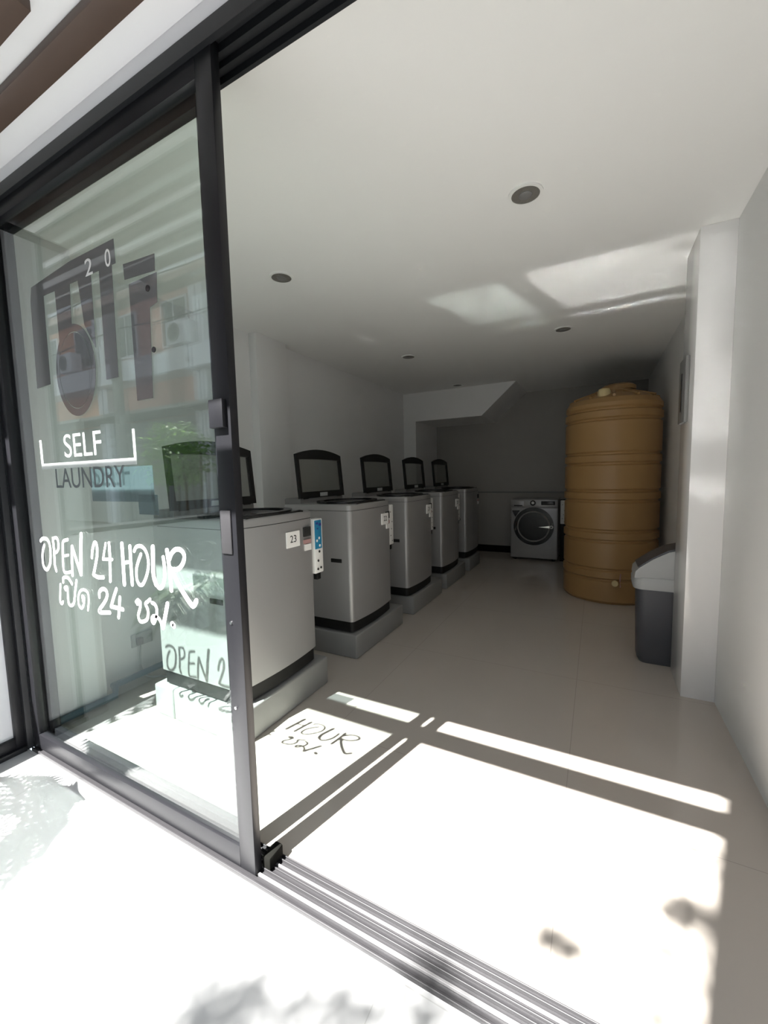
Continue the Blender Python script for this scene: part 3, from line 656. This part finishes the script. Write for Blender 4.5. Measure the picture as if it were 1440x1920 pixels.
# potted palm whose fronds shade the pavement at the lower left
r = empty('potted_palm', (-2.30, 0.06, 0))
bm = B(); lathe(bm, [(0.0, 0.0), (0.13, 0.0), (0.17, 0.32), (0.185, 0.34), (0.165, 0.35), (0.0, 0.33)], 0, 0, 32); finish('pot', bm, 'pot', r)
bm = B(); tube(bm, [(0, 0, 0.3), (0.02, 0.02, 0.68)], 0.025, 8); finish('stem', bm, 'trunk', r)
bm = B()
for k in range(17):
    a = 2*math.pi*k/17+0.2; L_ = rnd.uniform(0.36, 0.46); d = Vector((math.cos(a), math.sin(a), 0)); pr = None
    spine = []
    for i in range(15):
        t = i/14; spine.append(Vector((0.02, 0.02, 0.66))+d*L_*t+Vector((0, 0, 0.45*t-0.6*t*t)))
    tube(bm, spine, 0.006, 5)
    sd = d.cross(Vector((0, 0, 1)))
    for i in range(3, 15):
        for s_ in (-1, 1):
            p = spine[i]; q = p+(sd*s_*0.8+d*0.6).normalized()*0.15*math.sin(math.pi*(i/16)**.8)+Vector((0, 0, -0.05)); w_ = d*0.017
            v = [bm.verts.new(p-w_), bm.verts.new(p+w_), bm.verts.new(q)]; bm.faces.new(v)
finish('frond', bm, 'leaf', r)
tag(r, 'potted palm left of the door, its fronds shading the pavement', 'potted palm')
# street tree: crown clusters high above the kerb
r = empty('street_tree', (-3.6, -3.4, 0))
bm = B(); tube(bm, smooth_pts([(0, 0, -0.05), (0.0, -0.05, 2.0), (-0.1, -0.1, 3.8), (-0.3, -0.1, 5.6)], 5), 0.09, 10); tube(bm, [(-0.1, -0.1, 3.8), (0.5, 0.3, 5.0)], 0.04, 8); finish('trunk', bm, 'trunk', r)
bm = B()
K = 5.0
for fx, fy, rr, n in [(-0.82, 0.58, 0.20, 190), (-0.56, 0.74, 0.15, 80), (-0.36, 0.88, 0.14, 60), (-0.90, 0.38, .2, 220), (-0.55, 0.45, 0.2, 110), (-0.09, 1.19, 0.05, 22), (-0.04, 1.20, 0.05, 22),
                      (0.37, 1.74, .06, 12), (0.31, 1.52, .06, 12), (0.23, 1.30, .07, 18), (0.19, 1.14, .07, 16), (0.17, 0.98, .07, 16), (0.27, 1.45, .07, 40)]:
    leaf_cluster(bm, (fx-.266*K+3.6, fy-K+3.4, 1.405*K), rr, rr*.8, rr*.7, int(n*2.2), 0.045, rnd)
leaf_cluster(bm, (-0.3, -1.1, 5.9), 0.9, 0.7, 0.6, 900, 0.14, rnd)
finish('foliage', bm, 'leaf', r)
tag(r, 'street tree with a leaning trunk at the kerb, its leaves dappling the pavement', 'tree')
# unseen post, added to end the sunlit patch on the right
bm = B(); box(bm, -0.72, 0.9, -2.8, -2.5, -0.006, 6.5, 0.01)
tag(finish('shade_post', bm, 'facwhite'), 'unseen broad white post added behind the viewer to end the sunlit patch', 'post')
# buildings across the street
FYY = -6.0
def facade_box(parent, name, m_, x0, x1, z0, z1, y0, y1):
    o = finish(name, box(B(), x0, x1, y0, y1, z0, z1, 0.01, 1), m_, parent); return o
def shophouse(name, x0, x1, mwall, label, seed, h=8.2):
    rn = random.Random(seed); r = empty(name, (x0, FYY, 0)); W = x1-x0
    facade_box(r, 'wall', mwall, 0, W, 0, h, -4.0, -0.25)
    facade_box(r, 'floor_band', 'facwhite', 0.01, W-0.01, 4.45, 5.05, -0.25, 0.35)
    facade_box(r, 'floor_band', 'facwhite', 0.01, W-0.01, 7.0, 7.35, -0.25, 0.25)
    facade_box(r, 'awning', 'facgrey', 0.0, W, 3.35, 3.45, -0.25, 0.75)
    facade_box(r, 'column', 'facwhite', 0.0, 0.25, 0, h, -0.25, 0.02)
    facade_box(r, 'column', 'facwhite', W-0.25, W, 0, h, -0.25, 0.02)
    facade_box(r, 'shutter', 'facgrey', 0.3, W-0.3, 0, 3.3, -0.25, -0.12)
    n = 2
    for k in range(n):
        for zz in (5.35, ):
            cx = W*(k+0.5)/n
            f = facade_box(r, 'window', 'facwhite', cx-0.6, cx+0.6, zz, zz+1.35, -0.25, -0.18)
            facade_box(f, 'pane', 'window', cx-0.53, cx-0.03, zz+.07, zz+1.28, -0.20, -0.165); facade_box(f, 'pane', 'window', cx+0.03, cx+0.53, zz+.07, zz+1.28, -0.20, -0.165)
    tag(r, label, 'building', 'shophouses across the street'); return r
spec = [(-29.0, -24.25, 'orange', 'orange shophouse across the street, farthest from the door'), (-24.2, -19.4, 'facwhite', 'white shophouse across the street, next to the far orange one'),
        (-19.4, -14.6, 'orange', 'orange shophouse across the street, second of that colour'), (-14.6, -9.8, 'salmon', 'salmon shophouse across the street, mirrored behind the shrub'),
        (-9.8, -5.0, 'facgrey', 'grey rendered shophouse across the street opposite the door'), (-5.0, -0.2, 'salmon', 'salmon shophouse across the street facing the shop'),
        (-0.2, 4.6, 'facwhite', 'white shophouse across the street behind the viewer')]
houses = [shophouse('shophouse', a, b-0.05, c, d_, i) for i, (a, b, c, d_) in enumerate(spec)]
def ac_unit(x, z, label):
    r = empty('air_conditioner', (x, FYY+0.02, z))
    bm = B(); box(bm, 0, 0.85, 0, 0.32, 0, 0.62, 0.02); finish('casing', bm, 'facwhite', r)
    bm = B(); ring(bm, circ(0.32, 0.31, 0.25, 32), circ(0.32, 0.31, 0.20, 32), 0.32, 0.335, 'y'); finish('fan_grille', bm, 'facgrey', r)
    bm = B(); prism(bm, circ(0.32, 0.31, 0.20, 32), 0.318, 0.326, 'y'); finish('fan', bm, 'window', r)
    tag(r, label, 'air conditioner', 'air conditioners across the street')
ac_unit(-10.7, 5.15, 'white air conditioner outdoor unit on the salmon house, mirrored in the glass')
ac_unit(-16.5, 5.15, 'white air conditioner outdoor unit on the orange house across the street')
bm = B(); box(bm, -21.2, -20.0, FYY+0.42, FYY+0.54, 4.9, 6.6, 0.02)
tag(finish('shop_sign', bm, 'signblue'), 'plain blue upright sign board on the white house across the street', 'sign')
for i, x in enumerate((-12.0, -6.6)):
    bm = B(); tube(bm, [(x, -5.0, -0.05), (x, -5.0, 7.2)], 0.13, 14); box(bm, x-0.9, x+0.9, -5.05, -4.95, 6.6, 6.72)
    tag(finish('utility_pole', bm, 'facgrey'), ['concrete utility pole across the street, the farther one', 'concrete utility pole across the street, opposite the door'][i], 'utility pole', 'utility poles')
bm = B()
for k, (z, y) in enumerate([(6.75, -4.95), (6.4, -4.9), (5.6, -4.9)]):
    pts = []
    for i in range(25):
        x = -28+i*1.5; t = ((x+12) % 7.8)/7.8; pts.append((x, y, z-0.9*t*(1-t)))
    tube(bm, pts, 0.018, 5)
tag(finish('power_line', bm, 'black'), 'sagging black power lines between the utility poles', 'cable')
